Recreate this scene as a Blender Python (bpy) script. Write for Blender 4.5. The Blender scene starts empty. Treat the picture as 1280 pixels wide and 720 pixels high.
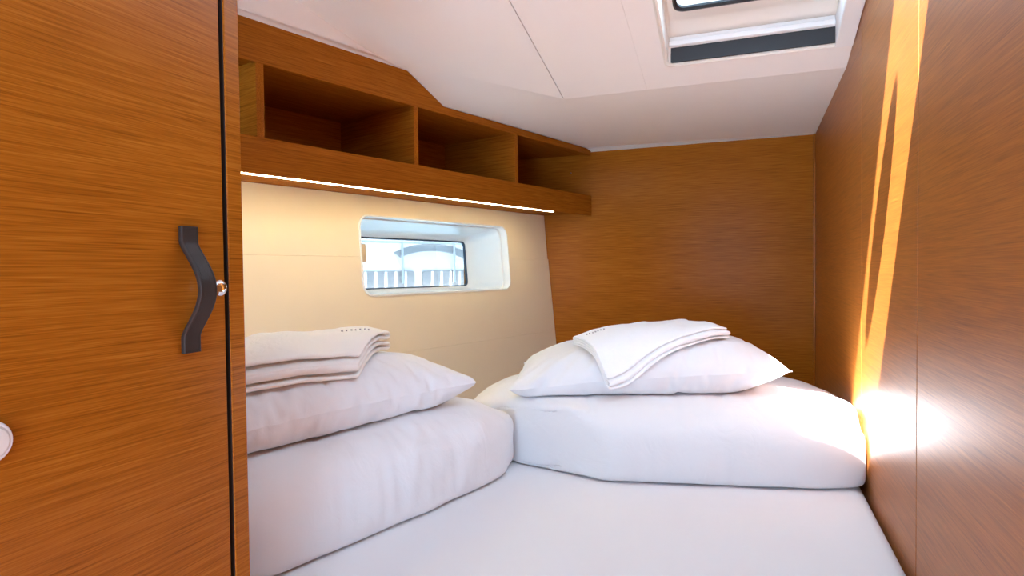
import bpy, bmesh, math, random
import numpy as np
from mathutils import Vector, Matrix
from mathutils.bvhtree import BVHTree

# ------------------------------------------------------------------ units
# Layout numbers are in survey units taken from the camera station;
# one survey unit is 0.55 m and the station is 1.1925 m above the cabin sole.
S = 0.55
ZC = 1.1925
def P(x, y, z):
    return Vector((x * S, y * S, z * S + ZC))
SOLE = -ZC / S            # cabin sole in survey units
MAT_Z = -0.75             # mattress top
XR = 0.387                # starboard panelling
YB = 4.091                # aft bulkhead
YF = -1.6                 # entrance bulkhead
scene = bpy.context.scene
col = scene.collection

# ------------------------------------------------------------------ camera
FPX = 780.0
def make_camera():
    pitch = math.atan((340.0 - 360.0) / FPX)
    yaw = math.atan((932 - 640) / FPX * math.cos(pitch))
    roll = math.radians(0.66)
    fw = Vector((-math.sin(yaw) * math.cos(pitch), math.cos(yaw) * math.cos(pitch), math.sin(pitch)))
    r0 = Vector((math.cos(yaw), math.sin(yaw), 0))
    u0 = r0.cross(fw)
    r = r0 * math.cos(roll) - u0 * math.sin(roll)
    u = r0 * math.sin(roll) + u0 * math.cos(roll)
    cd = bpy.data.cameras.new('camera')
    cd.sensor_width = 36.0
    cd.lens = 36.0 * FPX / 1280.0
    cd.clip_start = 0.02
    co = bpy.data.objects.new('camera', cd)
    col.objects.link(co)
    m = Matrix((r, u, -fw)).transposed().to_4x4()
    m.translation = P(0, 0, 0)
    co.matrix_world = m
    scene.camera = co
make_camera()

# ------------------------------------------------------------------ world, sun, daylight
w = bpy.data.worlds.new('sky')
scene.world = w
w.use_nodes = True
wn = w.node_tree.nodes
wn['Background'].inputs['Color'].default_value = (0.52, 0.77, 1.0, 1)
wn['Background'].inputs['Strength'].default_value = 9.0

SUN_K = (0.215, 0.56, -1.0)
sd = bpy.data.lights.new('sun_offscreen', 'SUN')
sd.energy = 85.0
sd.angle = math.radians(0.55)
sd.color = (0.96, 0.97, 1.0)
so = bpy.data.objects.new('sun_offscreen', sd)
col.objects.link(so)
so.rotation_euler = Vector(SUN_K).to_track_quat('-Z', 'Y').to_euler()
so.location = (0, 0, 6)

ad = bpy.data.lights.new('saloon_doorway_offscreen', 'AREA')
ad.shape = 'RECTANGLE'
ad.size = 0.50
ad.size_y = 1.45
ad.energy = 6.5
ad.color = (0.52, 0.69, 1.0)
ao = bpy.data.objects.new('saloon_doorway_offscreen', ad)
col.objects.link(ao)
ao.location = P(-0.305, YF - 0.12, -0.55)     # in the open doorway behind the camera
ao.rotation_euler = Vector((0, 1, 0)).to_track_quat('-Z', 'Z').to_euler()

vs = scene.view_settings
vs.view_transform = 'Standard'
vs.look = 'None'
vs.gamma = 1.0
vs.exposure = 0.11
vs.use_curve_mapping = False
scene.cycles.max_bounces = 12
scene.cycles.diffuse_bounces = 6

# ------------------------------------------------------------------ materials
def new_mat(name):
    m = bpy.data.materials.new(name)
    m.use_nodes = True
    nt = m.node_tree
    return m, nt, nt.nodes['Principled BSDF']
def inp(b, **kw):
    for k, v in kw.items():
        b.inputs[k.replace('_', ' ')].default_value = v
def plain(name, colr, rough=0.5, metal=0.0, bump=None, spec=0.5, mottled=0.04):
    m, nt, b = new_mat(name)
    inp(b, Base_Color=(*colr, 1), Roughness=rough, Metallic=metal)
    b.inputs['Specular IOR Level'].default_value = spec
    tc = nt.nodes.new('ShaderNodeNewGeometry')
    nz = nt.nodes.new('ShaderNodeTexNoise')
    nz.inputs['Scale'].default_value = 14.0
    nt.links.new(tc.outputs['Position'], nz.inputs['Vector'])
    mx = nt.nodes.new('ShaderNodeMix'); mx.data_type = 'RGBA'
    mx.inputs[6].default_value = (*[c * (1 - mottled) for c in colr], 1)
    mx.inputs[7].default_value = (*[min(1, c * (1 + mottled)) for c in colr], 1)
    nt.links.new(nz.outputs['Fac'], mx.inputs[0])
    nt.links.new(mx.outputs[2], b.inputs['Base Color'])
    if bump:
        n2 = nt.nodes.new('ShaderNodeTexNoise')
        n2.inputs['Scale'].default_value = bump[0]
        n2.inputs['Detail'].default_value = 3
        nt.links.new(tc.outputs['Position'], n2.inputs['Vector'])
        bp = nt.nodes.new('ShaderNodeBump')
        bp.inputs['Strength'].default_value = bump[1]
        bp.inputs['Distance'].default_value = bump[2]
        nt.links.new(n2.outputs['Fac'], bp.inputs['Height'])
        nt.links.new(bp.outputs['Normal'], b.inputs['Normal'])
    return m

def wood(name, ang, vertical=False, tint=(1, 1, 1), coat=1.0, rough=0.45, cior=1.36, crough=0.24):
    """Veneer with fine straight grain; ang = heading of the grain in plan, from +Y."""
    m, nt, b = new_mat(name)
    L = nt.links
    geo = nt.nodes.new('ShaderNodeNewGeometry')
    rot = nt.nodes.new('ShaderNodeMapping')
    rot.inputs['Rotation'].default_value = (0, 0, ang)
    L.new(geo.outputs['Position'], rot.inputs['Vector'])
    def streak(along, across, detail, rough_):
        mp = nt.nodes.new('ShaderNodeMapping')
        mp.inputs['Scale'].default_value = (across, across, along) if vertical else (across, along, across)
        L.new(rot.outputs['Vector'], mp.inputs['Vector'])
        n = nt.nodes.new('ShaderNodeTexNoise')
        n.inputs['Scale'].default_value = 1.0
        n.inputs['Detail'].default_value = detail
        n.inputs['Roughness'].default_value = rough_
        L.new(mp.outputs['Vector'], n.inputs['Vector'])
        return n
    s1 = streak(7.0, 340.0, 3, 0.6)
    s2 = streak(16.0, 1000.0, 2, 0.5)
    s3 = streak(0.8, 9.0, 2, 0.5)
    r1 = nt.nodes.new('ShaderNodeValToRGB')
    e = r1.color_ramp.elements
    c0 = (0.184, 0.052, 0.004); c1 = (0.330, 0.101, 0.008); c2 = (0.455, 0.160, 0.017)
    e[0].position = 0.30; e[0].color = (*[a * t for a, t in zip(c0, tint)], 1)
    e[1].position = 0.72; e[1].color = (*[a * t for a, t in zip(c2, tint)], 1)
    k = e.new(0.5); k.color = (*[a * t for a, t in zip(c1, tint)], 1)
    mixv = nt.nodes.new('ShaderNodeMath'); mixv.operation = 'MULTIPLY_ADD'
    L.new(s2.outputs['Fac'], mixv.inputs[0]); mixv.inputs[1].default_value = 0.52
    add2 = nt.nodes.new('ShaderNodeMath'); add2.operation = 'MULTIPLY_ADD'
    L.new(s3.outputs['Fac'], add2.inputs[0]); add2.inputs[1].default_value = 0.14
    sc1 = nt.nodes.new('ShaderNodeMath'); sc1.operation = 'MULTIPLY_ADD'
    L.new(s1.outputs['Fac'], sc1.inputs[0]); sc1.inputs[1].default_value = 0.46; sc1.inputs[2].default_value = -0.06
    L.new(sc1.outputs[0], add2.inputs[2])
    L.new(add2.outputs[0], mixv.inputs[2])
    L.new(mixv.outputs[0], r1.inputs['Fac'])
    L.new(r1.outputs['Color'], b.inputs['Base Color'])
    inp(b, Roughness=rough)
    b.inputs['Coat Weight'].default_value = coat
    b.inputs['Coat Roughness'].default_value = crough
    b.inputs['Coat IOR'].default_value = cior
    b.inputs['Specular IOR Level'].default_value = 0.0
    return m

DL_ANG = math.radians(17.0)
M = {}
M['wood_y'] = wood('veneer_fore_aft', 0.0, cior=1.60, crough=0.42)
M['wood_x'] = wood('veneer_athwart', math.radians(90), coat=0.18)
M['wood_n'] = wood('veneer_divider', DL_ANG + math.radians(90), coat=0.2)
M['wood_d'] = wood('veneer_locker', 0.0, coat=0.55)
M['wood_l'] = wood('veneer_hull_side', DL_ANG, coat=0.25)
M['wood_v'] = wood('veneer_upright', 0.0, vertical=True)
M['sole'] = wood('sole_boards', 0.0, tint=(0.75, 0.75, 0.8))
M['ceil'] = plain('headliner_vinyl', (0.90, 0.85, 0.82), 0.6, bump=(900, 0.12, 0.0006), mottled=0.015)
M['beige'] = plain('hull_lining_vinyl', (0.77, 0.665, 0.53), 0.6, bump=(700, 0.15, 0.0006), mottled=0.015)
M['gel'] = plain('white_moulding', (0.82, 0.84, 0.86), 0.25, mottled=0.01)
M['frame'] = plain('hatch_moulding', (0.80, 0.745, 0.68), 0.4, mottled=0.01)
M['framew'] = plain('hatch_white_trim', (0.85, 0.84, 0.84), 0.35, mottled=0.01)
M['black'] = plain('black_screen', (0.018, 0.017, 0.02), 0.6, bump=(1500, 0.3, 0.0005))
M['darkgloss'] = plain('dark_acrylic', (0.02, 0.02, 0.024), 0.12)
M['rubber'] = plain('dark_gasket', (0.03, 0.05, 0.09), 0.5)
M['leather'] = plain('dark_brown_leather', (0.030, 0.020, 0.017), 0.5, bump=(900, 0.5, 0.0008), mottled=0.25, spec=0.3)
M['stitch'] = plain('brown_thread', (0.022, 0.015, 0.012), 0.7)
M['chrome'] = plain('polished_chrome', (0.86, 0.86, 0.88), 0.08, metal=1.0, mottled=0.0)
M['alu'] = plain('led_channel', (0.75, 0.74, 0.72), 0.35, metal=0.8)
M['tab'] = plain('beige_catch', (0.62, 0.47, 0.33), 0.5)
M['canvas'] = plain('pale_canvas', (0.55, 0.56, 0.58), 0.8)
M['thread'] = plain('embroidery_grey', (0.42, 0.40, 0.43), 0.8)
M['boat'] = plain('white_gelcoat_hull', (0.86, 0.87, 0.88), 0.3, mottled=0.01)
M['boatglass'] = plain('boat_tinted_window', (0.34, 0.36, 0.38), 0.2)
M['fender'] = plain('blue_fender', (0.20, 0.36, 0.55), 0.5)
M['sea'] = plain('harbour_water', (0.25, 0.42, 0.52), 0.12, bump=(6, 0.5, 0.05))

def fabric(name, colr, scale, strength, fine=1400):
    m, nt, b = new_mat(name)
    L = nt.links
    inp(b, Base_Color=(*colr, 1), Roughness=0.85)
    b.inputs['Specular IOR Level'].default_value = 0.2
    b.inputs['Sheen Weight'].default_value = 0.15
    geo = nt.nodes.new('ShaderNodeNewGeometry')
    n1 = nt.nodes.new('ShaderNodeTexNoise'); n1.inputs['Scale'].default_value = scale; n1.inputs['Detail'].default_value = 4
    n1.inputs['Distortion'].default_value = 1.2
    n2 = nt.nodes.new('ShaderNodeTexNoise'); n2.inputs['Scale'].default_value = fine
    L.new(geo.outputs['Position'], n1.inputs['Vector']); L.new(geo.outputs['Position'], n2.inputs['Vector'])
    b1 = nt.nodes.new('ShaderNodeBump'); b1.inputs['Strength'].default_value = strength; b1.inputs['Distance'].default_value = 0.006
    b2 = nt.nodes.new('ShaderNodeBump'); b2.inputs['Strength'].default_value = 0.15; b2.inputs['Distance'].default_value = 0.0006
    L.new(n1.outputs['Fac'], b1.inputs['Height']); L.new(n2.outputs['Fac'], b2.inputs['Height'])
    L.new(b1.outputs['Normal'], b2.inputs['Normal']); L.new(b2.outputs['Normal'], b.inputs['Normal'])
    return m
M['linen'] = fabric('white_cotton', (0.76, 0.755, 0.775), 16, 0.30)
M['sheet'] = fabric('white_sheet', (0.74, 0.735, 0.755), 5, 0.25)
M['towel'] = fabric('towelling_warm', (0.84, 0.825, 0.80), 60, 0.25, 500)
M['towel2'] = fabric('towelling_white', (0.86, 0.86, 0.88), 60, 0.25, 500)

def emit(name, colr, strength):
    m, nt, b = new_mat(name)
    inp(b, Base_Color=(*colr, 1), Emission_Color=(*colr, 1), Emission_Strength=strength)
    return m
M['led'] = emit('led_light', (1.0, 0.90, 0.58), 25.0)

def glass(name, tint, rough=0.0):
    m, nt, b = new_mat(name)
    nt.nodes.remove(b)
    out = nt.nodes['Material Output']
    tr = nt.nodes.new('ShaderNodeBsdfTransparent'); tr.inputs['Color'].default_value = (*tint, 1)
    gl = nt.nodes.new('ShaderNodeBsdfGlossy'); gl.inputs['Roughness'].default_value = 0.02
    fr = nt.nodes.new('ShaderNodeFresnel'); fr.inputs['IOR'].default_value = 1.3
    mx = nt.nodes.new('ShaderNodeMixShader')
    ge = nt.nodes.new('ShaderNodeNewGeometry')          # reflect only where light enters the sheet
    sb = nt.nodes.new('ShaderNodeMath'); sb.operation = 'MULTIPLY_ADD'; sb.use_clamp = True
    sb.inputs[1].default_value = -1.0
    nt.links.new(ge.outputs['Backfacing'], sb.inputs[0]); nt.links.new(fr.outputs[0], sb.inputs[2])
    nt.links.new(sb.outputs[0], mx.inputs[0]); nt.links.new(tr.outputs[0], mx.inputs[1]); nt.links.new(gl.outputs[0], mx.inputs[2])
    nt.links.new(mx.outputs[0], out.inputs['Surface'])
    return m
M['pane'] = glass('tinted_acrylic', (0.38, 0.38, 0.375))
M['hatchpane'] = glass('hatch_acrylic', (0.95, 0.95, 0.95))

# ------------------------------------------------------------------ object helpers
WL = {}   # world location of every object made here
def place(o, parent, world):
    WL[o.name] = world.copy()
    if parent is not None:
        o.parent = parent
        o.location = world - WL[parent.name]
    else:
        o.location = world
def tag(o, label=None, cat=None, group=None, kind=None):
    if label: o['label'] = label
    if cat: o['category'] = cat
    if group: o['group'] = group
    if kind: o['kind'] = kind
    return o
def empty(name, pos, parent=None):
    o = bpy.data.objects.new(name, None)
    o.empty_display_size = 0.05
    col.objects.link(o)
    place(o, parent, P(*pos))
    return o
def mesh_obj(name, wverts, faces, mat, parent=None, smooth=False, bevel=0.0, seg=2, auto=None):
    """wverts: world-space vectors."""
    wverts = [Vector(v) for v in wverts]
    lo = Vector([min(v[i] for v in wverts) for i in range(3)])
    hi = Vector([max(v[i] for v in wverts) for i in range(3)])
    org = Vector(((lo.x + hi.x) / 2, (lo.y + hi.y) / 2, lo.z))
    me = bpy.data.meshes.new(name)
    me.from_pydata([v - org for v in wverts], [], faces)
    bm = bmesh.new(); bm.from_mesh(me)
    bmesh.ops.recalc_face_normals(bm, faces=bm.faces)
    bm.to_mesh(me); bm.free()
    me.materials.append(mat)
    if smooth:
        for p in me.polygons: p.use_smooth = True
    o = bpy.data.objects.new(name, me)
    col.objects.link(o)
    place(o, parent, org)
    if bevel:
        b = o.modifiers.new('edge', 'BEVEL'); b.width = bevel; b.segments = seg; b.limit_method = 'ANGLE'
        b.angle_limit = math.radians(40)
    if auto:
        for p in me.polygons: p.use_smooth = True
        me.set_sharp_from_angle(angle=math.radians(auto))
    return o
class G:
    """collects geometry in survey units (or any frame) into one mesh"""
    def __init__(self): self.v = []; self.f = []
    def add(self, v, f):
        n = len(self.v); self.v += [Vector(x) for x in v]; self.f += [[i + n for i in q] for q in f]; return self
    def box(self, a, b, fr=None):
        x0, y0, z0 = a; x1, y1, z1 = b
        v = [(x0, y0, z0), (x1, y0, z0), (x1, y1, z0), (x0, y1, z0), (x0, y0, z1), (x1, y0, z1), (x1, y1, z1), (x0, y1, z1)]
        if fr: v = [fr(*q) for q in v]
        return self.add(v, [(0, 3, 2, 1), (4, 5, 6, 7), (0, 1, 5, 4), (1, 2, 6, 5), (2, 3, 7, 6), (3, 0, 4, 7)])
    def prism(self, loop, c0, c1, fr):
        n = len(loop)
        v = [fr(a, b, c0) for a, b in loop] + [fr(a, b, c1) for a, b in loop]
        f = [list(range(n)), list(range(2 * n - 1, n - 1, -1))] + [[i, (i + 1) % n, n + (i + 1) % n, n + i] for i in range(n)]
        return self.add(v, f)
    def loft(self, rings, cap0=False, cap1=False, closed=True):
        n = len(rings[0]); v = [p for r in rings for p in r]; f = []
        for k in range(len(rings) - 1):
            for i in range(n if closed else n - 1):
                j = (i + 1) % n
                f.append([k * n + i, k * n + j, (k + 1) * n + j, (k + 1) * n + i])
        if cap0: f.append(list(range(n - 1, -1, -1)))
        if cap1: f.append([(len(rings) - 1) * n + i for i in range(n)])
        return self.add(v, f)
    def lathe(self, prof, fr, n=24):
        """prof: (radius, height) pairs, axis = third frame coordinate"""
        rings = [[fr(r * math.cos(2 * math.pi * i / n), r * math.sin(2 * math.pi * i / n), h) for i in range(n)] for r, h in prof]
        return self.loft(rings, True, True)
    def build(self, name, mat, parent=None, **kw):
        return mesh_obj(name, [P(*v) for v in self.v], self.f, mat, parent, **kw)
def rrect(u0, u1, v0, v1, r, seg=6):
    """rounded rectangle loop, counter-clockwise"""
    out = []
    for cx, cy, a0 in ((u1 - r, v0 + r, -90), (u1 - r, v1 - r, 0), (u0 + r, v1 - r, 90), (u0 + r, v0 + r, 180)):
        for k in range(seg + 1):
            a = math.radians(a0 + 90 * k / seg)
            out.append((cx + r * math.cos(a), cy + r * math.sin(a)))
    return out
def frame(O, e1, e2, e3):
    O, e1, e2, e3 = Vector(O), Vector(e1), Vector(e2), Vector(e3)
    return lambda a, b, c: O + e1 * a + e2 * b + e3 * c
IDF = lambda a, b, c: Vector((a, b, c))

DL = Vector((math.sin(DL_ANG), math.cos(DL_ANG), 0))     # hull side direction (aft)
NL = Vector((DL.y, -DL.x, 0))                            # inward normal of upright hull-side boards
# hull lining plane (leans: top outboard)
NB = Vector((0.953, -0.291, 0.087)).normalized()
UPB = NB.cross(DL); UPB = UPB if UPB.z > 0 else -UPB
OB = Vector((-1.285, 4.091, 0.370))
LIN = frame(OB, DL, UPB, NB)
def lining_x(y, z):
    return (NB.dot(OB) - NB.y * y - NB.z * z) / NB.x
FAS = frame(Vector((-0.9555, 4.088, 0.0)), DL, (0, 0, 1), NL)   # face of the shelf boards: a along hull, b = z, c inward

# ------------------------------------------------------------------ setting: sole, bulkheads
sole = tag(G().box((-2.6, YF - 0.6, SOLE - 0.06), (XR + 0.06, 1.3, SOLE)).build('floor', M['sole']), 'brown veneered cabin sole in front of the berth', 'floor', kind='structure')

wb = G().box((-1.9, YB, SOLE), (XR + 0.09, YB + 0.06, 1.0)).build('wall_back', M['wood_x'])
tag(wb, 'orange-brown veneered bulkhead with horizontal grain behind the pillows', 'wall', kind='structure')

# starboard panelling: three veneered panels on a backing
wr = G().box((XR + 0.03, YF, SOLE), (XR + 0.09, YB, 1.25)).build('wall_right', M['wood_y'])
tag(wr, 'brown veneered panelling beside the berth, streaked with sunlight', 'wall', kind='structure')
for y0, y1, dx in ((YF, 0.35, 0.0), (0.353, 1.744, 0.0), (1.748, 2.515, 0.0), (2.519, YB - 0.008, 0.0)):
    G().box((XR + dx, y0, SOLE), (XR + 0.03, y1, 1.25)).build('panel', M['wood_y'], wr, bevel=0.0012)
ct = G().box((XR - 0.012, YB - 0.014, -0.9), (XR, YB, 0.80)).build('trim_1', M['wood_v'], bevel=0.001)
tag(ct, 'slim vertical wooden bead in the corner of the two bulkheads', 'trim', kind='structure')

# hull lining, three panels, the middle seam runs through the port light
HU0, HU1, HV0, HV1 = -1.600, -0.443, -0.482, -0.084
hole = rrect(HU0, HU1, HV0, HV1, 0.060, 8)
SEAM1, SEAM2, UL, UR = -0.287, -0.772, -3.2, -0.010
wl = G().box((UL, -1.35, -0.075), (HU0 - 0.12, 0.012, -0.032), LIN).build('wall_left', M['beige'])
tag(wl, 'cream vinyl hull lining with seams around the port light', 'wall', kind='structure')
up_loop = [p for p in hole if p[1] > SEAM1 + 0.002]          # right-top to left-top, counter-clockwise
lo_loop = [p for p in hole if p[1] < SEAM1 - 0.002]
iu = hole.index(up_loop[0])
g = 0.0004
up_pts = [p for p in hole if p[1] > SEAM1]
lo_r = [p for p in hole if p[1] <= SEAM1]
# hole starts at bottom of right-lower corner arc, goes ccw: right-lower, right-upper, left-upper, left-lower
n4 = len(hole) // 4
up_arc = hole[n4:3 * n4]
lo_arc = hole[3 * n4:] + hole[:n4]
top_panel = [(UL, SEAM1 + g), (HU0, SEAM1 + g)] + up_arc[::-1] + [(HU1, SEAM1 + g), (UR, SEAM1 + g), (UR, 0.012), (UL, 0.012)]
mid_panel = [(UL, SEAM2 + g), (UR + 0.02, SEAM2 + g), (UR + 0.008, SEAM1 - g), (HU1, SEAM1 - g)] + lo_arc[::-1] + [(HU0, SEAM1 - g), (UL, SEAM1 - g)]
low_panel = [(UL, -1.35), (UR + 0.03, -1.35), (UR + 0.02, SEAM2 - g), (UL, SEAM2 - g)]
for lp in (top_panel, mid_panel, low_panel):
    G().prism(lp, -0.028, 0.0, LIN).build('panel', M['beige'], wl)
for a0, a1, sv in ((UL, HU0 - 0.004, SEAM1), (HU1 + 0.004, UR, SEAM1), (UL, UR + 0.01, SEAM2)):
    G().loft([[LIN(a, sv + 0.0022 * math.cos(t), 0.0016 * math.sin(t)) for t in (0, 0.8, 1.57, 2.34, 3.14)] for a in (a0, a1)], closed=False).build('welt', M['beige'], wl)
# backing behind the seams
G().box((HU1 + 0.02, -1.35, -0.040), (UR, 0.012, -0.0285), LIN).build('backing', M['beige'], wl)
G().box((HU0 - 0.12, -1.35, -0.040), (HU1 + 0.02, HV0 - 0.03, -0.0285), LIN).build('backing', M['beige'], wl)

# entrance bulkhead with an open doorway behind the camera
wf = G()
wf.box((-1.17, YF - 0.05, SOLE), (-0.78, YF, 1.9)).box((0.17, YF - 0.05, SOLE), (XR + 0.09, YF, 1.9)).box((-0.78, YF - 0.05, 0.95), (0.17, YF, 1.9))
tag(wf.build('wall_front', M['wood_x']), 'veneered entrance bulkhead with an open doorway', 'wall', kind='structure')
ws = G().box((-1.00, YF, SOLE), (-0.936, -0.29, 1.6)).build('wall_side', M['wood_y'])
tag(ws, 'veneered partition beside the entrance', 'wall', kind='structure')

# ------------------------------------------------------------------ headlining
FOLD_Y, FOLD_Z, T_UP = 2.885, 0.818, 0.24
def zup(y): return FOLD_Z + T_UP * (FOLD_Y - y)
YC0 = YF - 0.02
XE = XR + 0.05
F1 = (-1.76, 1.45, 0.915); F2 = (-1.435, 2.52, 0.920); F3 = (-1.368, 2.738, 0.808); F4 = (-0.935, YB + 0.03, 0.806)
F0 = (-2.55, -1.62, 0.90)
G3 = (-0.811, FOLD_Y, FOLD_Z); G2 = (-1.498, 2.372, zup(2.372)); G1 = (-1.66, 1.70, zup(1.70)); G0 = (-1.75, YC0, zup(YC0))
BR = (XE, YB + 0.03, 0.791); FR = (XE, FOLD_Y, FOLD_Z)
ceil = G().add([F0, F1, F2, F3, F4, G3, G2, G1, G0, BR, FR],
               [(0, 1, 7, 8), (1, 2, 6, 7), (2, 3, 5, 6), (3, 4, 5), (4, 9, 10, 5)])
_n = len(ceil.v)
ceil.v += [v + Vector((0, 0, 0.02)) for v in ceil.v]
ceil.f += [[i + _n for i in q[::-1]] for q in ceil.f]
ceil = ceil.build('ceiling', M['ceil'], auto=60)
tag(ceil, 'pale pinkish-white faceted headlining above the berth', 'ceiling', kind='structure')
UPF = lambda x, y, c: Vector((x, y, zup(y) + c))
HX0, HX1, HY0, HY1 = -0.305, 0.345, 1.02, 2.700
sg = 0.0022
p1 = [(-0.804 - sg, YC0), (-0.806 - sg, FOLD_Y), (-1.498, 2.372), (-1.66, 1.70), (-1.75, YC0)]
G().prism(p1, 0.0, 0.022, UPF).build('panel', M['ceil'], ceil)
p2 = [(-0.804 + sg, YC0), (-0.416 - sg * .2, YC0), (-0.416 - sg * .2, FOLD_Y), (-0.806 + sg, FOLD_Y)]
p2a = [(-0.804 + sg, YC0), (-0.416 - sg * .2, YC0), (-0.416 - sg * .2, FOLD_Y), (-0.806 + sg, FOLD_Y)]
G().prism(p2a, 0.0, 0.022, UPF).build('panel', M['ceil'], ceil)
hh = [(x + 0.075 * min(HY1 - y, 0.45) * (HX1 - x) / (HX1 - HX0), y) for x, y in rrect(HX0, HX1, HY0, HY1, 0.035, 6)]
m4 = len(hh) // 4
right_h = hh[:2 * m4]; left_h = hh[2 * m4:]
xl = -0.416 + sg * .2
xm = (HX0 + HX1) / 2
p3 = [(xm, YC0), (XE, YC0), (XE, FOLD_Y), (xm, FOLD_Y), (xm, HY1)] + right_h[::-1] + [(xm, HY0)]
p4 = [(xl, YC0), (xm, YC0), (xm, HY0)] + left_h[::-1] + [(xm, HY1), (xm, FOLD_Y), (xl, FOLD_Y)]
gg = G().prism(p3, 0.0, 0.022, UPF).prism(p4, 0.0, 0.022, UPF)
gg.build('panel', M['ceil'], ceil)
# ------------------------------------------------------------------ deck hatch
hatch = tag(empty('deck_hatch', (0.02, 1.86, zup(1.86))), 'white deck hatch with pale surround and black screen strip in the headlining', 'hatch')
# stepped surround: loops rising from the headlining into the recess
def hskew(x, y): return x + 0.075 * min(HY1 - y, 0.45) * max(0.0, (HX1 - x) / (HX1 - HX0))
def hl(i, c, r=0.035, il=None):
    il = i if il is None else il
    return [UPF(hskew(x, y), y, c) for x, y in rrect(HX0 + il, HX1 - min(i, il), HY0 + i, HY1 - i, r, 6)]
G().loft([hl(-0.012, -0.001), hl(-0.012, -0.008), hl(-0.004, -0.012), hl(0.004, -0.008), hl(0.004, 0.024)]).build('lip', M['frame'], hatch, auto=35)
G().loft([hl(0.004, 0.020), hl(0.005, 0.098, il=0.005), hl(0.012, 0.101, il=0.008), hl(0.040, 0.112, il=0.010), hl(0.075, 0.120, il=0.014), hl(0.092, 0.121, il=0.022), hl(0.100, 0.117, il=0.028), hl(0.150, 0.117, il=0.036)]).build('surround', M['frame'], hatch, auto=35)
G().box((HX0 + 0.010, HY1 - 0.014, -0.004), (HX1 - 0.022, HY1 - 0.009, 0.056), UPF).build('screen_strip', M['black'], hatch)
G().box((HX0 + 0.010, HY1 - 0.030, 0.057), (HX1 - 0.022, HY1 - 0.009, 0.076), UPF).build('blind_rail', M['framew'], hatch, bevel=0.002)
G().box((HX0 + 0.010, HY1 - 0.020, 0.080), (HX1 - 0.022, HY1 - 0.009, 0.097), UPF).build('blind_rail', M['framew'], hatch, bevel=0.002)
G().box((HX1 - 0.022, HY0 + 0.02, -0.006), (HX1 - 0.004, HY1 - 0.004, 0.098), UPF).build('side_channel', M['framew'], hatch, bevel=0.002)
G().box((HX1 - 0.022, HY0 + 0.02, -0.018), (XR - 0.002, HY1 + 0.002, -0.009), UPF).build('side_trim', M['framew'], hatch, bevel=0.002)
# lid; an added roll above the deck keeps the sun off all but a strip
lid_c = 0.125
AP0, AP1 = 1.235, 1.640
def rl_loop(x0, x1, y0, y1, r, c): return [UPF(x, y, c) for x, y in rrect(x0, x1, y0, y1, r, 8)]
G().loft([rl_loop(HX0 + 0.045, HX1 - 0.02, AP0, 2.545, 0.04, 0.118), rl_loop(HX0 + 0.045, HX1 - 0.02, AP0, 2.545, 0.04, 0.108), rl_loop(HX0 + 0.053, HX1 - 0.028, AP0 + 0.008, 2.537, 0.034, 0.105),
          rl_loop(HX0 + 0.062, HX1 - 0.036, AP0 + 0.02, 2.525, 0.03, 0.110), rl_loop(HX0 + 0.062, HX1 - 0.036, AP0 + 0.02, 2.525, 0.03, 0.118), rl_loop(HX0 + 0.045, HX1 - 0.02, AP0, 2.545, 0.04, 0.118)]).build('lid_gasket', M['darkgloss'], hatch, auto=30)
G().box((HX0 - 0.02, HY0 - 0.02, lid_c + 0.02), (HX1 + 0.02, HY1 + 0.02, lid_c + 0.034), UPF).build('lid_pane', M['hatchpane'], hatch)
G().box((HX0 - 0.03, HY0 - 0.03, lid_c - .003), (HX1 + 0.05, AP0, lid_c + 0.018), UPF).build('lid_frame', M['frame'], hatch)
G().box((HX0 - 0.03, 2.535, lid_c - .003), (HX1 + 0.05, HY1 + 0.03, lid_c + 0.018), UPF).build('lid_frame', M['frame'], hatch)
hn = G().loft([[UPF(0.146 + 0.085 * k * math.cos(t) * (1 - 0.25 * math.sin(t) ** 2), 1.575 + 0.100 * k * math.sin(t), lid_c + dz) for t in [2 * math.pi * i / 28 for i in range(28)]] for k, dz in ((1, -0.004), (1, -0.016), (0.85, -0.024), (0.4, -0.027))], True, True)
hn.build('latch_lever', M['black'], hatch, bevel=0.002)

# deck moulding, closes the space above the lining
dkz = 0.262
dm = G()
def dq(x0, x1, y0, y1): dm.box((x0, y0, dkz), (x1, y1, dkz + 0.03), UPF)
dq(-3.4, HX0 - 0.03, YF - 0.7, 4.6); dq(HX1 + 0.03, XR + 0.6, YF - 0.7, 4.6)
dq(HX0 - 0.03, HX1 + 0.03, YF - 0.7, HY0 - 0.02); dq(HX0 - 0.03, HX1 + 0.03, HY1 + 0.02, 4.6)
tag(dm.build('deck', M['gel']), 'white moulded deck above the headlining', 'deck', kind='structure')
# hull side, outboard of lining, with the port light opening
hs = G()
HP = (-1.548, -0.500, -0.432, -0.143)     # pane opening u0,u1,v0,v1
for a, b in (((-6.2, -2.6), (HP[0] - .03, 1.2)), ((HP[1] + .03, -2.6), (0.25, 1.2)), ((HP[0] - .03, HP[3] + .03), (HP[1] + .03, 1.2)), ((HP[0] - .03, -2.6), (HP[1] + .03, HP[2] - .03))):
    hs.box((a[0], a[1], -0.62 if False else -0.345), (b[0], b[1], -0.315), LIN)
hull = hs.build('hull_side', M['gel'])
tag(hull, 'white hull side outboard of the lining', 'hull', kind='structure')

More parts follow.
